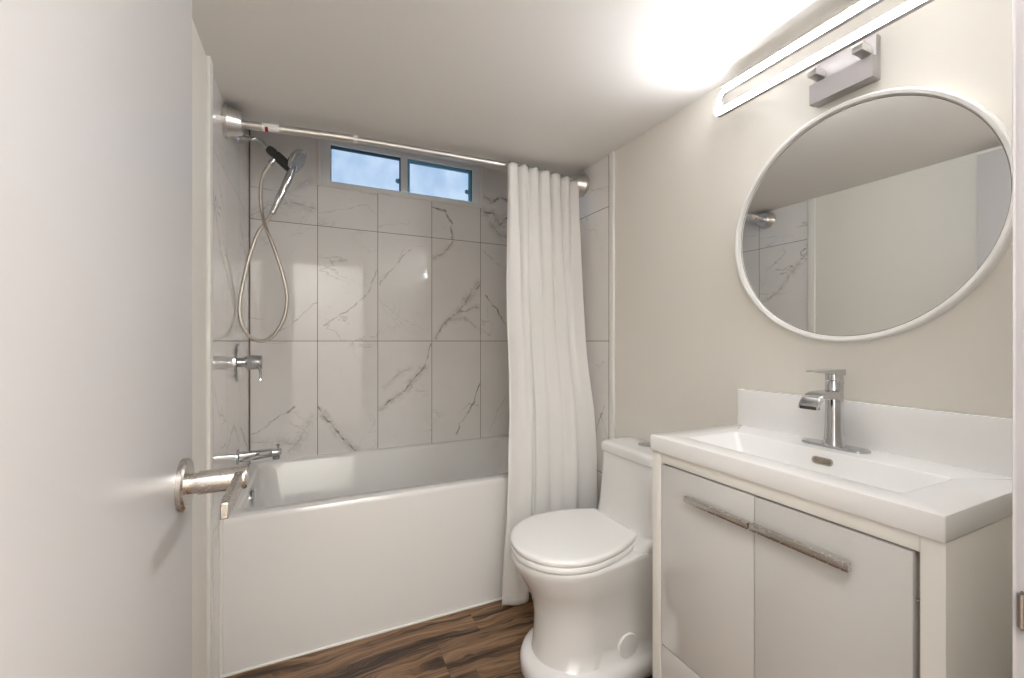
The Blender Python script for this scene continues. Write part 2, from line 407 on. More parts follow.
# ------------------------------------------------------------------ the room
b = new(); box(b, -0.9, 1.45, -1.35, B+0.2, -H-0.12, -H); struct(obj('floor', b, M['floor'], smooth=False))
b = new()   # low ceiling, its edge, and the higher part over the back of the tub
box(b, L-0.12, R+0.12, FW, EDGE, ZC, ZH+0.14); box(b, L-0.12, R+0.12, EDGE-0.001, B+0.16, ZH, ZH+0.14)
struct(obj('ceiling', b, M['ceiling'], smooth=False))
b = new(); box(b, -0.9, 1.45, -1.35, 0.0, ZHALL, ZHALL+0.12); struct(obj('ceiling_hall', b, M['ceiling'], smooth=False))
b = new()
WX0, WX1, WZ0 = 0.030, 0.952, 0.830
regions = [(L-0.12, R+0.12, -H, WZ0), (L-0.12, WX0, WZ0, ZH), (WX1, R+0.12, WZ0, ZH)]
slots = [M['tile_back_plain']]
for (tx0, tx1, tz0, tz1, vs_) in back_tiles:
    mi_ = 0
    for (rx0, rx1, rz0, rz1) in regions:
        ax0, ax1, az0, az1 = max(tx0, rx0), min(tx1, rx1), max(tz0, rz0), min(tz1, rz1)
        if ax1-ax0 < 1e-4 or az1-az0 < 1e-4: continue
        if vs_ and mi_ == 0:
            slots.append(marble('marble_tile_back_%d' % len(slots), 'X', U0B-TWB*2, 3, vs_, 0.6, TWB)); mi_ = len(slots)-1
        n0 = len(b.faces); box(b, ax0, ax1, B, B+0.16, az0, az1); b.faces.ensure_lookup_table()
        for fc in b.faces[n0:]: fc.material_index = mi_
wb_ = struct(obj('wall_back', b, slots[0], smooth=False))
for q in slots[1:]: wb_.data.materials.append(q)
b = new(); box(b, L-0.12, L, FW, 1.545, -H, ZC); struct(obj('wall_left', b, M['wall'], smooth=False))
b = new(); box(b, L-0.12, L, 1.545, B, -H, ZH); struct(obj('wall_left_tiled', b, M['tile_left'], smooth=False))
b = new(); box(b, R, R+0.12, FW, 1.545, -H, ZC); struct(obj('wall_right', b, M['wall'], smooth=False))
b = new(); box(b, R, R+0.12, 1.545, B, -H, ZH); struct(obj('wall_right_tiled', b, M['tile_right'], smooth=False))
JX0, JX1 = -0.215, 0.498
b = new(); box(b, JX1+0.02, 1.45, 0.0, FW, -H, ZHALL+0.1); box(b, -0.9, JX0-0.02, 0.0, FW, -H, ZHALL+0.1); box(b, JX0-0.02, JX1+0.02, 0.0, FW, 0.815, ZHALL+0.1)
struct(obj('wall_front', b, M['wall'], smooth=False))
# hallway shell behind the doorway
b = new(); box(b, -0.9, -0.78, -1.35, 0.0, -H, ZHALL); struct(obj('wall_hall_left', b, M['wall'], smooth=False))
b = new(); box(b, 1.33, 1.45, -1.35, 0.0, -H, ZHALL); struct(obj('wall_hall_right', b, M['wall'], smooth=False))
b = new(); box(b, -0.78, 1.33, -1.35, -1.23, -H, ZHALL); struct(obj('wall_hall_back', b, M['wall'], smooth=False))
# tile edge trims
b = new(); box(b, L, L+0.011, 1.520, 1.560, -H, ZC, 0.002); struct(obj('trim_1', b, M['trim']))
b = new(); box(b, R-0.011, R, 1.520, 1.549, -H, ZC, 0.002); struct(obj('trim_2', b, M['trim']))
# door frame: jambs, head and casing on the bathroom side
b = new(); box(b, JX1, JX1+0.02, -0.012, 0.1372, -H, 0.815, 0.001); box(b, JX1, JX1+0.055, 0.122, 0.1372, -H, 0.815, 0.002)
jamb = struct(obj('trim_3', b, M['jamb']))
b = new(); box(b, JX1-0.0018, JX1+0.001, 0.075, 0.1325, -0.2235, -0.1935, 0.0005)
lip = [(JX1-0.002, 0.1320, -0.2215), (JX1-0.002, 0.1320, -0.1955)]; tube(b, lip, 0.0022, 10)
obj('strike_plate', b, M['strike'], jamb)
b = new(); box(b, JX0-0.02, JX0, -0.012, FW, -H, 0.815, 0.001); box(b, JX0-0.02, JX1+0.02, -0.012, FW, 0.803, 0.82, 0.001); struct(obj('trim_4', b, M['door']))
M['grout'] = mat('corner_grout', (0.16, 0.14, 0.125), 0.8)
b = new(); box(b, L, L+0.004, B-0.004, B, -0.60, ZH); struct(obj('trim_6', b, M['grout']))
# bead of white caulk at the foot of the tub
b = new(); tube(b, [(L+0.002, A-0.003, -H+0.003), (R-0.002, A-0.003, -H+0.003)], 0.0045, 10); tube(b, [(L+0.004, A+0.003, -H+0.003), (L+0.004, A+0.003, -0.606)], 0.006, 10); struct(obj('trim_5', b, M['trim']))

# ------------------------------------------------------------------ window
GY = B + 0.015
b = new()
FZ0, FZ1 = WZ0, ZH-0.001
def ring_rect(bm, x0, x1, z0, z1, w_, y0, y1, bev=0.0015, wt=None, wb=None):
    wt = w_ if wt is None else wt; wb = w_ if wb is None else wb
    box(bm, x0, x0+w_, y0, y1, z0, z1, bev); box(bm, x1-w_, x1, y0, y1, z0, z1, bev)
    box(bm, x0+w_*0.5, x1-w_*0.5, y0+0.0004, y1, z1-wt, z1-0.0004, bev); box(bm, x0+w_*0.5, x1-w_*0.5, y0+0.0004, y1, z0+0.0004, z0+wb, bev)
ring_rect(b, WX0, WX1, FZ0, FZ1, 0.060, B-0.006, B+0.06, wt=0.026, wb=0.024)
box(b, 0.461, 0.498, B-0.003, B+0.06, FZ0+0.02, FZ1-0.01, 0.0015)
win = struct(obj('window_1', b, M['vinyl']))
b = new(); ring_rect(b, WX0-0.006, WX1+0.006, FZ0-0.008, FZ1, 0.016, B-0.010, B+0.0005, wt=0.006, wb=0.016); obj('window_casing', b, M['trim'], win)
b = new(); ring_rect(b, 0.086, 0.463, FZ0+0.020, FZ1-0.022, 0.009, B+0.010, B+0.05, wt=0.018, wb=0.003); obj('left_sash', b, M['dark_seal'], win)
b = new(); ring_rect(b, 0.496, 0.890, FZ0+0.020, FZ1-0.022, 0.017, B+0.010, B+0.05, wt=0.022, wb=0.003); sash = obj('right_sash', b, M['blue_vinyl'], win)
b = new(); ring_rect(b, 0.494, 0.892, FZ0+0.020, FZ1-0.020, 0.004, B+0.004, B+0.012, wt=0.005, wb=0.001); obj('seal', b, M['dark_seal'], win)
b = new(); box(b, 0.09, 0.466, B+0.022, B+0.028, FZ0+0.02, FZ1-0.03); obj('pane', b, M['glass'], win)
b = new(); box(b, 0.499, 0.886, B+0.024, B+0.030, FZ0+0.02, FZ1-0.03); obj('pane', b, M['glass'], win)
for lx in (0.447, 0.864):
    b = new(); lathe(b, (lx, B+0.022, 0.918), (0,-1,0), [(0,0.014),(0.006,0.014),(0.008,0.010)], 20); obj('latch', b, M['blue_vinyl'], win)

# ------------------------------------------------------------------ bath tub
RZ = -0.602
def rrect(x0, x1, y0, y1, r, z, n=8):
    out = []
    for (cx_, cy_, a0) in ((x1-r, y1-r, 0), (x0+r, y1-r, 90), (x0+r, y0+r, 180), (x1-r, y0+r, 270)):
        for k in range(n+1):
            a = math.radians(a0 + 90*k/n); out.append((cx_+r*math.cos(a), cy_+r*math.sin(a), z))
    return out
tub = thing('bathtub', 'white alcove bathtub with a plain apron, set between the marble tiled walls', 'bathtub', ((L+R)/2, (A+B)/2, -H))
b = new()
e = 0.001
x0, x1, y0, y1 = L+0.009, R-e, A, B-e
loft(b, [rrect(x0,x1,y0,y1,0.004,-H+0.0005), rrect(x0,x1,y0,y1,0.004,RZ-0.020), rrect(x0,x1,y0+0.0015,y1,0.006,RZ-0.010),
         rrect(x0,x1,y0+0.006,y1,0.008,RZ-0.0025), rrect(x0,x1,y0+0.014,y1,0.01,RZ),
         rrect(x0+0.032,x1-0.08,y0+0.060,y1-0.018,0.07,RZ), rrect(x0+0.038,x1-0.09,y0+0.067,y1-0.026,0.07,RZ-0.006),
         rrect(x0+0.041,x1-0.10,y0+0.072,y1-0.032,0.075,RZ-0.02), rrect(x0+0.065,x1-0.20,y0+0.10,y1-0.07,0.10,RZ-0.25),
         rrect(x0+0.11,x1-0.28,y0+0.14,y1-0.11,0.12,RZ-0.36), rrect(x0+0.20,x1-0.36,y0+0.20,y1-0.18,0.12,RZ-0.385)])
obj('tub_shell', b, M['tub'], tub, angle=40)
b = new(); lathe(b, (L+0.053, 2.10, RZ-0.060), (1,0,-0.08), [(0,0.040),(0.006,0.040),(0.009,0.034),(0.012,0.0)], 32, cap1=False); obj('overflow_plate', b, M['chrome'], tub)
b = new(); lathe(b, (L+0.30, 2.10, RZ-0.384), (0,0,1), [(0,0.034),(0.003,0.034),(0.004,0.02),(0.001,0.0)], 28, cap1=False); obj('drain', b, M['chrome'], tub)

# ------------------------------------------------------------------ shower fittings (plumbing line)
PY = 2.10
sh = thing('hand_shower', 'chrome hand shower in a dark bracket on a curved wall arm, with metal hose', 'shower', (L, PY, 0.2))
def P2(x, y, Y=PY):
    q = unproj_back(x, y, Y); return (q[0], Y, q[1])
b = new(); lathe(b, (L, PY, 0.855), (1,0,0), [(0,0.030),(0.004,0.030),(0.010,0.018),(0.012,0.012)], 28); obj('escutcheon', b, M['chrome'], sh)
b = new(); tube(b, spline([(L+0.004, PY, 0.855), (L+0.05, PY, 0.853), P2(258,139), P2(266,146), P2(269,150)]), 0.0095, 14); obj('shower_arm', b, M['chrome'], sh)
b = new(); p0, p1 = Vector(P2(268,148)), Vector(P2(290,168)); ax = p1-p0
lathe(b, p0, ax, [(0,0.014),(0.012,0.019),(0.030,0.019),(0.034,0.0165),(0.040,0.0215),(ax.length,0.0215),(ax.length+0.006,0.014)], 28); obj('bracket', b, M['black'], sh)
b = new(); q0 = Vector(P2(276,158)); q1 = Vector(P2(269,165)); lathe(b, q0, q1-q0, [(0,0.011),(0.036,0.011),(0.040,0.0085)], 20); dv = obj('hose_outlet', b, M['chrome'], sh)
# head: disc facing down and away from the bracket, handle running down-left
hc = Vector(P2(297,161)); face = Vector((0.80, -0.25, -0.52)).normalized()
b = new(); lathe(b, hc-face*0.028, face, [(0,0.010),(0.006,0.030),(0.016,0.050),(0.026,0.056),(0.034,0.056),(0.037,0.052),(0.037,0.044)], 40); hd = obj('shower_head', b, M['chrome'], sh)
b = new(); lathe(b, hc+face*0.0085, face, [(0,0.046),(0.003,0.045),(0.004,0.0)], 36, cap1=False)
for k in range(8):
    a_ = 2*math.pi*k/8; u_, v_, _n = frame_of(face); lathe(b, hc+face*0.011+(u_*math.cos(a_)+v_*math.sin(a_))*0.027, face, [(0,0.004),(0.003,0.003)], 8)
obj('spray_face', b, M['grey_face'], hd)
b = new(); hp = spline([hc-face*0.018, P2(291,172), P2(284,188), P2(277,203), P2(272,214)], 6)
tube(b, hp, [0.020]+[0.0185]*5+[0.0165]*6+[0.0145]*6+[0.012]*6+[0.010]*1, 16); obj('shower_handle', b, M['chrome'], sh)
b = new(); hose = [P2(269,165), P2(262.5,177), P2(260.5,195), P2(262,212), P2(266,228,PY-0.02), P2(274,248,PY-0.03), P2(283,275,PY-0.03), P2(287,298,PY-0.03), P2(284,318,PY-0.03),
        P2(274,335,PY-0.03), P2(262,341,PY-0.03), P2(250,337,PY-0.03), P2(242,325,PY-0.02), P2(239.5,308,PY-0.01), P2(242,288,PY), P2(249,258,PY+0.01), P2(257,235,PY+0.01), P2(266,222,PY+0.01), P2(272,213,PY)]
tube(b, spline(hose, 8), 0.0072, 10); obj('hose', b, M['hose'], sh)

vz = -0.090
va = thing('shower_valve', 'round chrome shower valve with a lever handle on the left tiled wall', 'valve', (L, PY, vz))
b = new(); lathe(b, (L, PY, vz), (1,0,0), [(0,0.080),(0.006,0.080),(0.010,0.076),(0.011,0.030)], 48); obj('wall_plate', b, M['chrome'], va)
b = new(); lathe(b, (L+0.010, PY, vz), (1,0,0), [(0,0.020),(0.022,0.020),(0.022,0.028),(0.026,0.030),(0.078,0.030),(0.082,0.027)], 36); obj('valve_knob', b, M['chrome'], va)
b = new(); tube(b, [(L+0.078, PY-0.02, vz-0.012), (L+0.086, PY-0.03, vz-0.035), (L+0.088, PY-0.04, vz-0.075)], [0.0055,0.005,0.0045], 10); obj('valve_lever', b, M['chrome'], va)

sz = -0.484
sp_ = thing('tub_spout', 'chrome tub spout with diverter pull above the left end of the bathtub', 'spout', (L, PY, sz))
b = new(); lathe(b, (L, PY, sz), (1,0,0), [(0,0.032),(0.006,0.032),(0.009,0.028),(0.010,0.024)], 32); obj('escutcheon', b, M['chrome'], sp_)
b = new()
loft(b, [[(L+d, PY+w_*cy, sz+zo+h_*cz) for (cy, cz) in [(math.copysign(abs(math.cos(t))**0.6, math.cos(t)), math.copysign(abs(math.sin(t))**0.6, math.sin(t))) for t in [2*math.pi*k/28 for k in range(28)]]]
         for (d, w_, h_, zo) in ((0.008,0.021,0.021,0),(0.06,0.021,0.020,0.001),(0.12,0.023,0.017,0.004),(0.158,0.024,0.014,0.006),(0.164,0.021,0.011,0.006))])
obj('spout_body', b, M['chrome'], sp_)
b = new(); lathe(b, (L+0.143, PY, sz-0.006), (0,0,-1), [(0,0.014),(0.018,0.014),(0.020,0.011)], 24); obj('spout_outlet', b, M['grey_face'], sp_)
b = new(); lathe(b, (L+0.150, PY, sz+0.018), (0,0,1), [(0,0.004),(0.012,0.004),(0.013,0.007),(0.020,0.007),(0.022,0.004)], 16); obj('diverter_pull', b, M['chrome'], sp_)

# ------------------------------------------------------------------ shower rod, rings and curtain
RY = 1.79
rod_pts = [(L+0.05, 1.81, 0.783), (0.0, 1.805, 0.795), (0.15, 1.80, 0.801), (0.5, 1.795, 0.806), (0.85, 1.785, 0.805), (1.05, 1.778, 0.792), (R-0.05, 1.772, 0.774)]
rs = spline(rod_pts, 10)
def rod_at(x):
    for p, q in zip(rs[:-1], rs[1:]):
        if p.x <= x <= q.x: return p.lerp(q, (x-p.x)/max(q.x-p.x, 1e-6))
    return rs[-1] if x > rs[-1].x else rs[0]
rod = thing('shower_rod', 'steel telescopic shower curtain rod with two round flanges under the ceiling', 'curtain rod', ((L+R)/2, RY, 0.79))
b = new(); tube(b, [(L+0.03, 1.812, 0.780)] + [p for p in rs if p.x < 0.16], 0.0148, 20); obj('outer_tube', b, M['steel_rod'], rod)
b = new(); tube(b, [p for p in rs if p.x > 0.10] + [(R-0.03, 1.771, 0.772)], 0.0122, 20); obj('inner_tube', b, M['steel_rod'], rod)
b = new(); p = rod_at(0.155); tube(b, [p-Vector((0.008,0,0)), p+Vector((0.008,0,0))], 0.0168, 20); obj('collar', b, M['label'], rod)
b = new(); lathe(b, (L+0.001, 1.812, 0.786), (1,0,-0.03), [(0,0.0535),(0.012,0.0535),(0.016,0.050),(0.050,0.041),(0.056,0.036),(0.056,0.016)], 44); obj('flange', b, M['flange'], rod)
b = new(); lathe(b, (R-0.001, 1.768, 0.770), (-1,0,0.02), [(0,0.0535),(0.012,0.0535),(0.016,0.050),(0.050,0.041),(0.056,0.036),(0.056,0.016)], 44); obj('flange', b, M['flange'], rod)
b = new(); p, q = rod_at(-0.165), rod_at(-0.110); tube(b, [p, q], 0.0152, 24); st = obj('sticker', b, M['label'], rod)
b = new(); p = rod_at(-0.156); s_ = 0.0153
vs = []
for i in range(2):
    for k in range(7):
        a_ = math.radians(-100 - 14*k + 0); vs.append(b.verts.new(p + Vector((0.010*i, s_*math.cos(a_+0.35), s_*math.sin(a_+0.35)*-1*-1)) + Vector((0,0,H))))
for k in range(6): b.faces.new((vs[k], vs[k+1], vs[8+k], vs[7+k]))
bmesh.ops.solidify(b, geom=b.faces[:], thickness=0.0003)
obj('red_mark', b, M['red'], st)

cur = thing('shower_curtain', 'white fabric shower curtain gathered against the right wall, hanging outside the tub', 'curtain', (1.0, 1.70, -1.1))
NU, NV = 260, 90
b = new(); grid = []
def interp(v, tab):
    for (a, fa_), (b_, fb_) in zip(tab[:-1], tab[1:]):
        if v <= b_:
            t = (v-a)/(b_-a); t = t*t*(3-2*t); return fa_+(fb_-fa_)*t
    return tab[-1][1]
def fold(u, v):
    """v runs 0 at the top to 1 at the hem; many small gathers at the rod fall into a few broad folds"""
    ph = 6.6*u + 0.10*math.sin(3*u+1)
    w1 = math.sin(2*math.pi*(ph + 0.2)); w3 = math.sin(2*math.pi*(11.3*u + 0.3))
    broad = 0.020*math.sin(2*math.pi*(2.15*u + 0.40 - 0.06*v)) + 0.012*math.sin(2*math.pi*(3.6*u + 0.05 + 0.12*v)) + 0.006*math.sin(2*math.pi*(6.1*u+0.3))
    slit = 0.030*math.exp(-((u-0.26)/0.022)**2)*min(1, max(0, (v-0.50)/0.25))
    k = min(1, v*2.6); k = k*k*(3-2*k)
    return (0.0125*w1 + 0.003*w3)*(1-k) + (broad + 0.003*w1*(1-v))*k + slit
for j in range(NV+1):
    v = j/NV; row = []
    zb = -1.127
    xl = interp(v, ((0,0.800),(0.4,0.773),(0.7,0.758),(1,0.729))); xr = interp(v, ((0,1.160),(0.4,1.158),(0.74,1.199),(1,1.209)))
    for i in range(NU+1):
        u = i/NU
        x = xl + (xr-xl)*u + 0.008*math.sin(2*math.pi*(6.6*u+0.45))*(1-v)
        rp = rod_at(min(x, 1.17))
        ytop = rp.y - 0.030; ybot = 1.640
        kk = min(1, v/0.58)**1.25
        y = ytop + (ybot-ytop)*kk + fold(u, v)
        if u < 0.08: y -= (0.012+0.006*v)*(1-u/0.08)**2
        y_lim = 1.790 + (1.708-1.790)*min(1, v/0.60)
        if y > y_lim-0.006: y = y_lim-0.006 + 0.006*math.tanh((y-y_lim+0.006)/0.012)
        zt_ = rp.z + 0.006 - 0.010*(1-math.cos(2*math.pi*(6.6*u+0.3)))*0.5 - 0.006*u
        zb_ = zb + 0.030*min(1, u/0.3)
        row.append(b.verts.new((min(x, R-0.006), y, zt_ + (zb_ - zt_)*v + H)))
    grid.append(row)
for j in range(NV):
    for i in range(NU): b.faces.new((grid[j][i], grid[j][i+1], grid[j+1][i+1], grid[j+1][i]))
cl = obj('curtain_panel', b, M['curtain'], cur, angle=180)
so = cl.modifiers.new('solidify', 'SOLIDIFY'); so.thickness = 0.0012
# stitched bottom hem
b = new(); rows = grid = None
me = cl.data; st_row = [me.vertices[i].co.copy() for i in range(len(me.vertices)-(NU+1)*3, len(me.vertices)-(NU+1)*2)]
tube(b, [c + Vector((0,-0.0012,-H)) for c in st_row], 0.0008, 6); obj('hem_stitch', b, M['curtain'], cur, angle=180)

ring0 = None
RX = [0.822, 0.868, 0.915, 0.962, 1.008, 1.052, 1.098, 1.140]
for i, x in enumerate(RX):
    p = rod_at(x)
    if ring0 is None:
        b = new(); pts = [(0.0, 0.0215*math.cos(t), -0.004+0.027*math.sin(t)-H) for t in [2*math.pi*k/28 for k in range(28)]]
        tube(b, pts, 0.0014, 8, closed=True)
        bmesh.ops.recalc_face_normals(b, faces=b.faces[:]); me = bpy.data.meshes.new('curtain_ring'); b.to_mesh(me); b.free(); me.materials.append(M['chrome'])
        for q in me.polygons: q.use_smooth = True
        ring0 = bpy.data.objects.new('curtain_ring', me); C.objects.link(ring0); ro = ring0
    else:
        ro = ring0.copy(); C.objects.link(ro)
    ro.location = (p.x, p.y, p.z+H); ro.rotation_euler = (0, 0, math.radians(18 if i % 2 else -14))
    ro['category'] = 'curtain ring'; ro['group'] = 'rings holding the shower curtain'
    ro['label'] = ['leftmost thin metal curtain ring, at the left edge of the white curtain',
                   'second thin metal curtain ring from the left edge of the white curtain',
                   'third thin metal curtain ring from the left edge of the white curtain',
                   'fourth thin metal curtain ring from the left edge of the white curtain',
                   'fourth thin metal curtain ring counted from the right flange of the rod',
                   'third thin metal curtain ring counted from the right flange of the rod',
                   'second thin metal curtain ring counted from the right flange of the rod',
                   'thin metal curtain ring closest to the right flange of the rod'][i]

# ------------------------------------------------------------------ toilet
TY = 1.270
toi = thing('toilet', 'white one-piece toilet with closed lid between the vanity and the shower curtain', 'toilet', (0.93, TY, -H))
def outline(xf, xb, hw, hb, z, n=56, xc=None, pw=2.0, bx=4.5):
    """front half ellipse of half width hw, back rounded block of half width hb"""
    xc = xf + (xb-xf)*0.45 if xc is None else xc; pts = []
    for k in range(n):
        t = 2*math.pi*k/n
        c, s_ = math.cos(t), math.sin(t)
        if c < 0:
            x = xc + (xc-xf)*math.copysign(abs(c)**(2/pw), c); wd = hw*math.copysign(abs(s_)**(2/pw), s_)
        else:
            x = xc + (xb-xc)*(abs(c)**(2/bx)); q = (x-xc)/(xb-xc); q2 = q*q*(3-2*q)
            q2 = min(1, q*1.6); q2 = q2*q2*(3-2*q2)
            wd = (hw + (hb-hw)*q2)*math.copysign(abs(s_)**(2/bx) if q > 0.15 else abs(s_)**(2/(2+ (bx-2)*q/0.15)), s_)
        pts.append((x, TY+wd, z))
    return pts
b = new()
XB = 1.205
secs = [  # z, xf, hw, hb, xc
    (-H+0.0005, 0.648, 0.170, 0.160, 0.84), (-H+0.012, 0.641, 0.177, 0.166, 0.84), (-H+0.044, 0.643, 0.176, 0.166, 0.84), (-H+0.060, 0.652, 0.168, 0.162, 0.84),
    (-H+0.067, 0.668, 0.153, 0.152, 0.85), (-H+0.072, 0.682, 0.140, 0.146, 0.85), (-H+0.12, 0.688, 0.134, 0.146, 0.86),
    (-0.93, 0.690, 0.133, 0.150, 0.86), (-0.87, 0.680, 0.140, 0.158, 0.85), (-0.82, 0.653, 0.157, 0.162, 0.83), (-0.775, 0.626, 0.173, 0.165, 0.82),
    (-0.748, 0.612, 0.178, 0.165, 0.81), (-0.730, 0.607, 0.184, 0.166, 0.80), (-0.720, 0.610, 0.185, 0.166, 0.80), (-0.714, 0.616, 0.180, 0.163, 0.80)]
loft(b, [outline(xf, XB, hw, hb, z, xc=xc) for (z, xf, hw, hb, xc) in secs])
obj('bowl', b, M['ceramic'], toi, angle=60)
# raised deck under the tank
b = new()
def blk(xf, hw, z, r=0.03): return rrect(xf, XB, TY-hw, TY+hw, r, z, 6)
loft(b, [blk(1.03, 0.140, -0.80, 0.05), blk(0.990, 0.150, -0.735, 0.05), blk(0.985, 0.164, -0.716, 0.05), blk(1.004, 0.165, -0.697, 0.05), blk(1.022, 0.163, -0.684, 0.05), blk(1.040, 0.160, -0.676, 0.045)])
obj('deck', b, M['ceramic'], toi, angle=60)
b = new()
loft(b, [blk(1.030, 0.158, -0.690, 0.035), blk(1.040, 0.156, -0.672, 0.035), blk(1.046, 0.153, -0.62, 0.035), blk(1.054, 0.149, -0.55, 0.032), blk(1.060, 0.147, -0.446, 0.030), blk(1.064, 0.143, -0.440, 0.028)])
obj('tank', b, M['ceramic'], toi, angle=50)
b = new()
loft(b, [blk(1.060, 0.147, -0.4372, 0.028), blk(1.054, 0.152, -0.4355, 0.03), blk(1.053, 0.153, -0.412, 0.03), blk(1.057, 0.150, -0.404, 0.03), blk(1.066, 0.143, -0.4005, 0.028), blk(1.08, 0.13, -0.400, 0.025)])
obj('tank_lid', b, M['ceramic'], toi, angle=50)
b = new(); lathe(b, (1.160, TY, -0.401), (0,0,1), [(0,0.026),(0.004,0.026),(0.006,0.022),(0.006,0.0)], 32, cap1=False); obj('flush_button', b, M['chrome'], toi)
def seat_loop(z, g, xb=1.034):
    """egg-shaped front, sides drawing in to a straight back edge"""
    hw = 0.190-g; xf = 0.603+g; xc = 0.80; xb -= g; rc = 0.014; side = []
    n1, n2, n3 = 22, 12, 5
    for k in range(n1):
        t = math.pi/2*(k/n1); side.append((xc-(xc-xf)*math.cos(t), hw*math.sin(t)))
    xe = xb - rc
    for k in range(n2+1):
        q = k/n2; x = xc+(xe-xc)*q; side.append((x, hw*(1-0.31*q**2.1)))
    ye = side[-1][1]
    for k in range(1, n3+1):
        a_ = math.pi/2*k/n3; side.append((xe+rc*math.sin(a_), ye-rc*0.9*(1-math.cos(a_))))
    sk = lambda x: TY+0.005+0.075*(x-0.82)
    top = [(x, sk(x)+y, z) for (x, y) in side]; bot = [(x, sk(x)-y, z) for (x, y) in side[1:]]
    return top + bot[::-1]
b = new(); loft(b, [seat_loop(-0.7135,0.012), seat_loop(-0.7135,0.005), seat_loop(-0.710,0.002), seat_loop(-0.696,0.002), seat_loop(-0.6925,0.006), seat_loop(-0.6925,0.012)]); obj('seat', b, M['plastic'], toi, angle=50)
b = new(); loft(b, [seat_loop(-0.6912,0.012), seat_loop(-0.6912,0.004), seat_loop(-0.6885,0.001), seat_loop(-0.677,0.0), seat_loop(-0.673,0.003), seat_loop(-0.6705,0.010), seat_loop(-0.670,0.02)]); obj('lid', b, M['plastic'], toi, angle=50)
for dy in (-0.085, 0.085):
    b = new(); lathe(b, (1.032, TY+dy-0.02, -0.683), (0,1,0), [(0,0.009),(0.002,0.011),(0.038,0.011),(0.040,0.009)], 20); obj('hinge', b, M['plastic'], toi)
b = new(); lathe(b, (0.958, TY-0.128, -1.018), (0,-1,0), [(0,0.041),(0.015,0.041),(0.018,0.038),(0.0185,0.0)], 36, cap1=False); obj('bolt_cap', b, M['ceramic'], toi)

# ------------------------------------------------------------------ vanity cabinet
VY0, VY1, VX = 0.300, 0.902, 0.850
XW = R-0.002
van = thing('vanity_cabinet', 'white gloss vanity cabinet under the sink, between toilet and doorway', 'cabinet', (1.03, 0.60, -H))
b = new(); box(b, VX, XW, VY1-0.030, VY1, -H, -0.300, 0.0012); obj('side_panel', b, M['cabinet'], van)
b = new(); box(b, VX, XW, VY0, VY0+0.030, -H, -0.300, 0.0012); obj('side_panel', b, M['cabinet'], van)
b = new(); box(b, VX+0.001, VX+0.02, VY0+0.0305, VY1-0.0305, -0.3265, -0.300, 0.0008); obj('top_rail', b, M['cabinet'], van)
b = new(); box(b, VX+0.018, VX+0.021, VY0+0.0305, VY1-0.0305, -H+0.06, -0.3275, 0); box(b, VX+0.05, VX+0.065, VY0+0.0305, VY1-0.0305, -H, -H+0.06); obj('carcass', b, M['gap'], van)
DC = 0.6025
doors = [('L', DC+0.0015, VY1-0.0335), ('R', VY0+0.0385, DC-0.0015)]
for (nm, ya, yb) in doors:
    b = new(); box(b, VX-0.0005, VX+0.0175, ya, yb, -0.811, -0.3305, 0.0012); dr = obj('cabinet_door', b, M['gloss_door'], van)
    ha, hb_ = (0.5985+0.001, 0.770) if nm == 'L' else (0.415, 0.5965)
    b = new(); box(b, 0.824, 0.836, ha, hb_, -0.3945, -0.3800, 0.0012); box(b, 0.835, VX, ha+0.030, ha+0.036, -0.3935, -0.3895, 0.0008); box(b, 0.835, VX, hb_-0.036, hb_-0.030, -0.3935, -0.3895, 0.0008)
    obj('handle', b, M['nickel'], dr)
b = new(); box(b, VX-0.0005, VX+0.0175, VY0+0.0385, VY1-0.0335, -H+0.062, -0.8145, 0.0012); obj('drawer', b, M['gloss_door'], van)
b = new(); lathe(b, (VX+0.006, VY0+0.034, -0.405), (0,0,1), [(0,0.003),(0.003,0.003)], 12); obj('hinge', b, M['nickel'], van)

# ------------------------------------------------------------------ sink top
snk = thing('sink_top', 'white ceramic sink top with a shallow rectangular basin and backsplash on the vanity', 'sink', (1.03, 0.60, -0.298))
CZ, CB = -0.258, -0.298
cx0, cx1, cy0, cy1 = 0.8427, XW, 0.2985, 0.9045
b = new()
def sharp(x0,x1,y0,y1,r,z): return rrect(x0,x1,y0,y1,r,z,6)
loft(b, [sharp(0.875,1.13,0.345,0.855,0.012,CB+0.0005), sharp(cx0+0.001,cx1,cy0+0.001,cy1-0.001,0.003,CB), sharp(cx0,cx1,cy0,cy1,0.004,CB+0.002), sharp(cx0,cx1,cy0,cy1,0.004,CZ-0.003), sharp(cx0+0.0008,cx1,cy0+0.0008,cy1-0.0008,0.005,CZ-0.0008), sharp(cx0+0.003,cx1,cy0+0.003,cy1-0.003,0.006,CZ),
         sharp(0.904,1.095,0.372,0.834,0.010,CZ), sharp(0.9065,1.0925,0.3745,0.8315,0.010,CZ-0.0006), sharp(0.909,1.090,0.377,0.829,0.010,CZ-0.003), sharp(0.925,1.068,0.400,0.790,0.016,CZ-0.075), sharp(0.935,1.058,0.410,0.780,0.02,CZ-0.085), sharp(0.96,1.03,0.44,0.75,0.03,CZ-0.090)], cap0=False)
# underside shell
loft(b, [sharp(0.875,1.13,0.345,0.855,0.012,CB+0.0005), sharp(0.90,1.10,0.38,0.82,0.02,CZ-0.10)], cap0=False)
obj('basin', b, M['sink'], snk, angle=30)
b = new(); box(b, 1.197, R-0.0015, 0.2985, 0.9045, CZ-0.001, -0.148, 0.0015); obj('backsplash', b, M['sink'], snk)
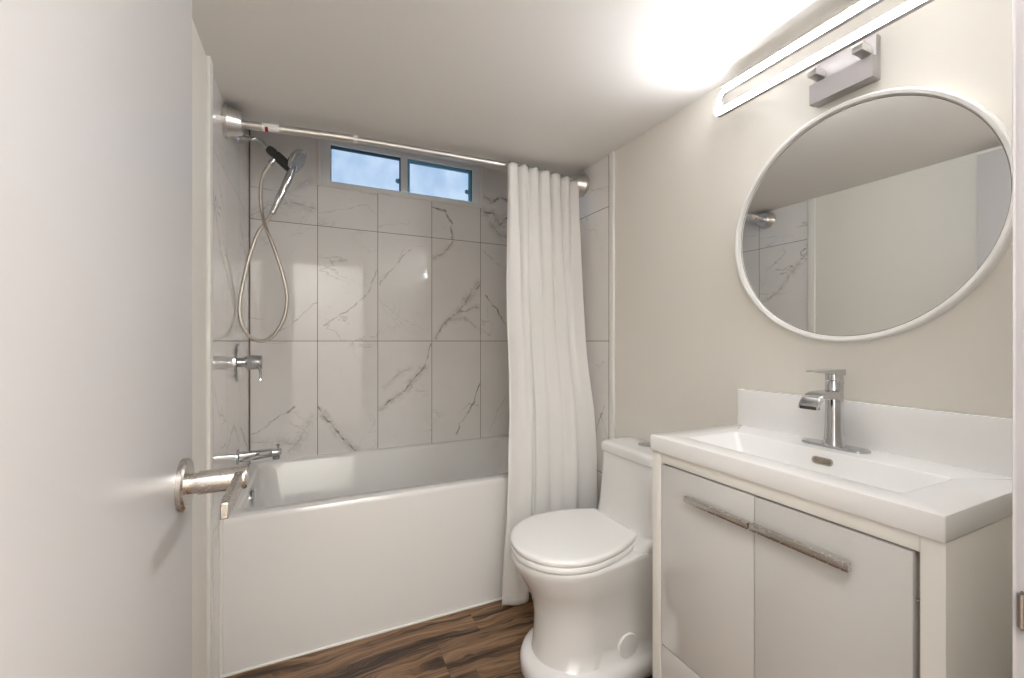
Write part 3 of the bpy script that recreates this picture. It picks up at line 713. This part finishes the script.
# overflow slot on the back slope of the basin
nrm = Vector((-0.075, 0, -0.022*-1)).normalized(); oc = Vector((1.0835, 0.598, CZ-0.0235))
def stadium(bm, c, n, along, half, r, d0, d1, inner=None):
    n = Vector(n).normalized(); u = Vector(along).normalized(); v = n.cross(u); loops = []
    for (d, rr) in ((d0, r), (d1, r)):
        lp = []
        for sgn in (1, -1):
            for k in range(9):
                a_ = math.radians(-90+180*k/8) if sgn > 0 else math.radians(90+180*k/8)
                lp.append(c + n*d + u*(sgn*half) + u*(rr*math.cos(a_)) + v*(rr*math.sin(a_)))
        loops.append(lp)
    loft(bm, loops)
b = new(); stadium(b, oc, nrm, (0,1,0), 0.0145, 0.0085, -0.002, 0.0010); ov = obj('overflow', b, M['nickel'], snk)
b = new(); stadium(b, oc, nrm, (0,1,0), 0.0135, 0.0058, -0.001, 0.0014); obj('slot', b, M['slot'], ov)
b = new(); lathe(b, (0.995, 0.60, CZ-0.0900), (0,0,1), [(0,0.024),(0.003,0.024),(0.004,0.02),(0.002,0.0)], 28, cap1=False); obj('drain', b, M['chrome'], snk)

# ------------------------------------------------------------------ faucet
FX, FY = 1.152, 0.609
fa = thing('faucet', 'chrome single lever faucet with waterfall spout on the white sink top', 'faucet', (FX, FY, CZ))
b = new(); stadium(b, Vector((FX, FY, CZ)), (0,0,1), (0,1,0), 0.050, 0.024, 0, 0.006); bmesh.ops.bevel(b, geom=[e_ for e_ in b.edges if all(v.co.z > CZ+H+0.005 for v in e_.verts)], offset=0.002, segments=2, affect='EDGES'); obj('base_plate', b, M['chrome'], fa)
b = new(); lathe(b, (FX, FY, CZ+0.006), (0,0,1), [(0,0.0235),(0.006,0.023),(0.020,0.0205),(0.045,0.0190),(0.080,0.0185),(0.150,0.0185),(0.153,0.0170),(0.155,0.0170),(0.157,0.0185),(0.172,0.0185),(0.174,0.014)], 40); obj('faucet_body', b, M['chrome'], fa, angle=30)
b = new()
def spl(x, wy, zt, zb_, r=0.004): # cross-section in y,z
    return [(x, FY-wy, zb_), (x, FY+wy, zb_), (x, FY+wy, zt-r), (x, FY+wy-r, zt), (x, FY-wy+r, zt), (x, FY-wy, zt-r)]
loft(b, [spl(FX-0.004,0.016,-0.118,-0.142), spl(FX-0.03,0.0175,-0.119,-0.139), spl(FX-0.07,0.020,-0.121,-0.136), spl(FX-0.082,0.0215,-0.125,-0.139), spl(FX-0.094,0.0215,-0.131,-0.147), spl(FX-0.102,0.0215,-0.140,-0.156), spl(FX-0.105,0.0215,-0.149,-0.159)])
spo = obj('spout', b, M['chrome'], fa, angle=32)
b = new(); box(b, FX-0.1055, FX-0.091, FY-0.018, FY+0.018, -0.1592, -0.152); obj('spout_opening', b, M['dark'], spo)
b = new()
def lev(x, wy, z0_, th): return [(x, FY-wy, z0_), (x, FY+wy, z0_), (x, FY+wy, z0_+th), (x, FY-wy, z0_+th)]
loft(b, [lev(FX+0.021,0.012,-0.083,0.013), lev(FX+0.012,0.0195,-0.083,0.015), lev(FX-0.02,0.0205,-0.081,0.013), lev(FX-0.05,0.0165,-0.076,0.007), lev(FX-0.092,0.0125,-0.0735,0.003)])
obj('lever', b, M['chrome'], fa, angle=30, bevel=0.001)
b = new(); lathe(b, (FX+0.017, FY-0.004, -0.102), (1,-0.4,0), [(0,0.004),(0.008,0.004),(0.009,0.002)], 12); obj('lift_knob', b, M['chrome'], fa)

# ------------------------------------------------------------------ round mirror
MY, MZ, MR = 0.6135, 0.295, 0.2980
mi = thing('round_mirror', 'large round wall mirror in a white frame above the sink', 'mirror', (R, MY, MZ))
b = new(); lathe(b, (R-0.0005, MY, MZ), (-1,0,0), [(0,MR-0.001),(0.022,MR-0.001),(0.025,MR-0.003),(0.026,MR-0.006),(0.024,MR-0.0125),(0.016,MR-0.0145),(0.012,MR-0.0150),(0.012,MR-0.03)], 128, cap1=False); obj('frame', b, M['frame'], mi, angle=25)
b = new(); lathe(b, (R-0.002, MY, MZ), (-1,0,0), [(0,MR-0.018),(0.0122,MR-0.0155),(0.0128,MR-0.0165)], 128); obj('mirror_glass', b, M['mirror'], mi, angle=10)
b = new(); lathe(b, (R-0.0125, MY, MZ), (-1,0,0), [(0,MR-0.0147),(0.0024,MR-0.0147),(0.0024,MR-0.0167),(0,MR-0.0167)], 128, cap0=False, cap1=False); obj('edge_line', b, M['gap'], mi)

# ------------------------------------------------------------------ vanity light
LY = 0.613
vl = thing('vanity_light', 'lit rectangular ring wall lamp on a nickel bracket above the round mirror', 'lamp', (R, LY, 0.65))
b = new(); box(b, 1.197, R-0.0005, LY-0.069, LY+0.069, 0.618, 0.722, 0.001); obj('back_plate', b, M['lamp_metal'], vl)
b = new(); box(b, 1.180, 1.199, LY-0.070, LY+0.070, 0.617, 0.668, 0); obj('housing', b, M['lamp_metal'], vl)
RXc = 1.148
for dy in (-0.050, 0.050):
    b = new(); box(b, RXc+0.008, 1.198, LY+dy-0.011, LY+dy+0.011, 0.678, 0.696, 0.001); obj('arm', b, M['flange'], vl)
def ring_path(hl, z0_, z1_, r, n=8):
    out = []
    for (cy_, cz_, a0) in ((LY+hl-r, z1_-r, 0), (LY-hl+r, z1_-r, 90), (LY-hl+r, z0_+r, 180), (LY+hl-r, z0_+r, 270)):
        for k in range(n+1):
            a = math.radians(a0+90*k/n); out.append((cy_+r*math.cos(a), cz_+r*math.sin(a)))
    return out
def ring_prof(bm, hl, z0_, z1_, r, sec):
    """sec: closed list of (inset, x)"""
    loops = []
    for (ins, x) in sec: loops.append([(x, y, z) for (y, z) in ring_path(hl-ins, z0_+ins, z1_-ins, max(r-ins, 0.002))])
    rr = [[bm.verts.new(Vector(p)+Vector((0,0,H))) for p in lp] for lp in loops]; n = len(rr[0])
    for a, c in zip(rr, rr[1:]+rr[:1]):
        for k in range(n): bm.faces.new((a[k], a[(k+1)%n], c[(k+1)%n], c[k]))
RZ0, RZ1 = 0.690, 0.784
PIV = Vector((RXc+0.004, 0, (RZ0+RZ1)/2+H)); TILT = Matrix.Translation(PIV) @ Matrix.Rotation(math.radians(18), 4, 'Y') @ Matrix.Translation(-PIV)
def tilt(bm): bmesh.ops.transform(bm, matrix=TILT, verts=bm.verts[:])
b = new(); ring_prof(b, 0.327, RZ0, RZ1, 0.024, [(0.0,RXc-0.0008),(0.013,RXc-0.0008),(0.013,RXc+0.010),(0.0,RXc+0.010)]); tilt(b); obj('ring_profile', b, M['lamp_metal'], vl, angle=30)
b = new(); ring_prof(b, 0.3265, RZ0+0.0005, RZ1-0.0005, 0.0235, [(0.0,RXc-0.0010),(0.0042,RXc-0.0062),(0.0078,RXc-0.0062),(0.012,RXc-0.0010)]); tilt(b); obj('light_ring', b, M['led'], vl, angle=30)
b = new()   # thin visor lips over the two long tubes keep the light off the ceiling next to the wall
box(b, RXc-0.0125, RXc+0.006, LY-0.310, LY+0.310, RZ1+0.0002, RZ1+0.0012); box(b, RXc-0.0125, RXc+0.006, LY-0.300, LY+0.300, RZ0+0.0122, RZ0+0.0132)
tilt(b); obj('visor', b, M['trim'], vl)

# ------------------------------------------------------------------ door
DX = -0.168
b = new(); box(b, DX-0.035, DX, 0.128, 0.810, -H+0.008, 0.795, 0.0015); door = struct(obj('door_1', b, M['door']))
HZ, HY = -0.2046, 0.750
b = new(); lathe(b, (DX, HY, HZ), (1,0,0), [(0,0.0365),(0.006,0.0365),(0.0085,0.034),(0.009,0.014)], 44); hs = obj('door_handle', b, M['nickel'], door)
b = new(); lathe(b, (DX+0.008, HY, HZ), (1,0,0), [(0,0.0145),(0.012,0.0145),(0.0125,0.0165),(0.070,0.0165),(0.0725,0.0145)], 36); obj('handle_neck', b, M['nickel'], hs)
b = new()
def lv(y, cx_, cz_, hx, hz): return [(cx_-hx, y, cz_-hz), (cx_+hx, y, cz_-hz), (cx_+hx, y, cz_+hz), (cx_-hx, y, cz_+hz)]
lx = DX+0.071
loft(b, [lv(HY+0.010, lx, HZ, 0.006, 0.011), lv(HY-0.01, lx, HZ, 0.0055, 0.0125), lv(HY-0.05, lx, HZ-0.001, 0.005, 0.012), lv(HY-0.10, lx, HZ-0.002, 0.005, 0.011), lv(HY-0.130, lx, HZ-0.003, 0.0045, 0.010)])
obj('handle_lever', b, M['nickel'], hs, angle=30, bevel=0.0015)
b = new(); lathe(b, (DX-0.035, HY, HZ), (-1,0,0), [(0,0.0325),(0.006,0.0325),(0.008,0.030)], 36); obj('back_rosette', b, M['nickel'], door)
for hz in (0.62, -0.17, -0.95):
    b = new(); lathe(b, (DX-0.004, 0.122, hz-0.04), (0,0,1), [(0,0.005),(0.08,0.005)], 14); obj('hinge', b, M['nickel'], door)

for t_ in thing_roots:
    del t_['_loc']
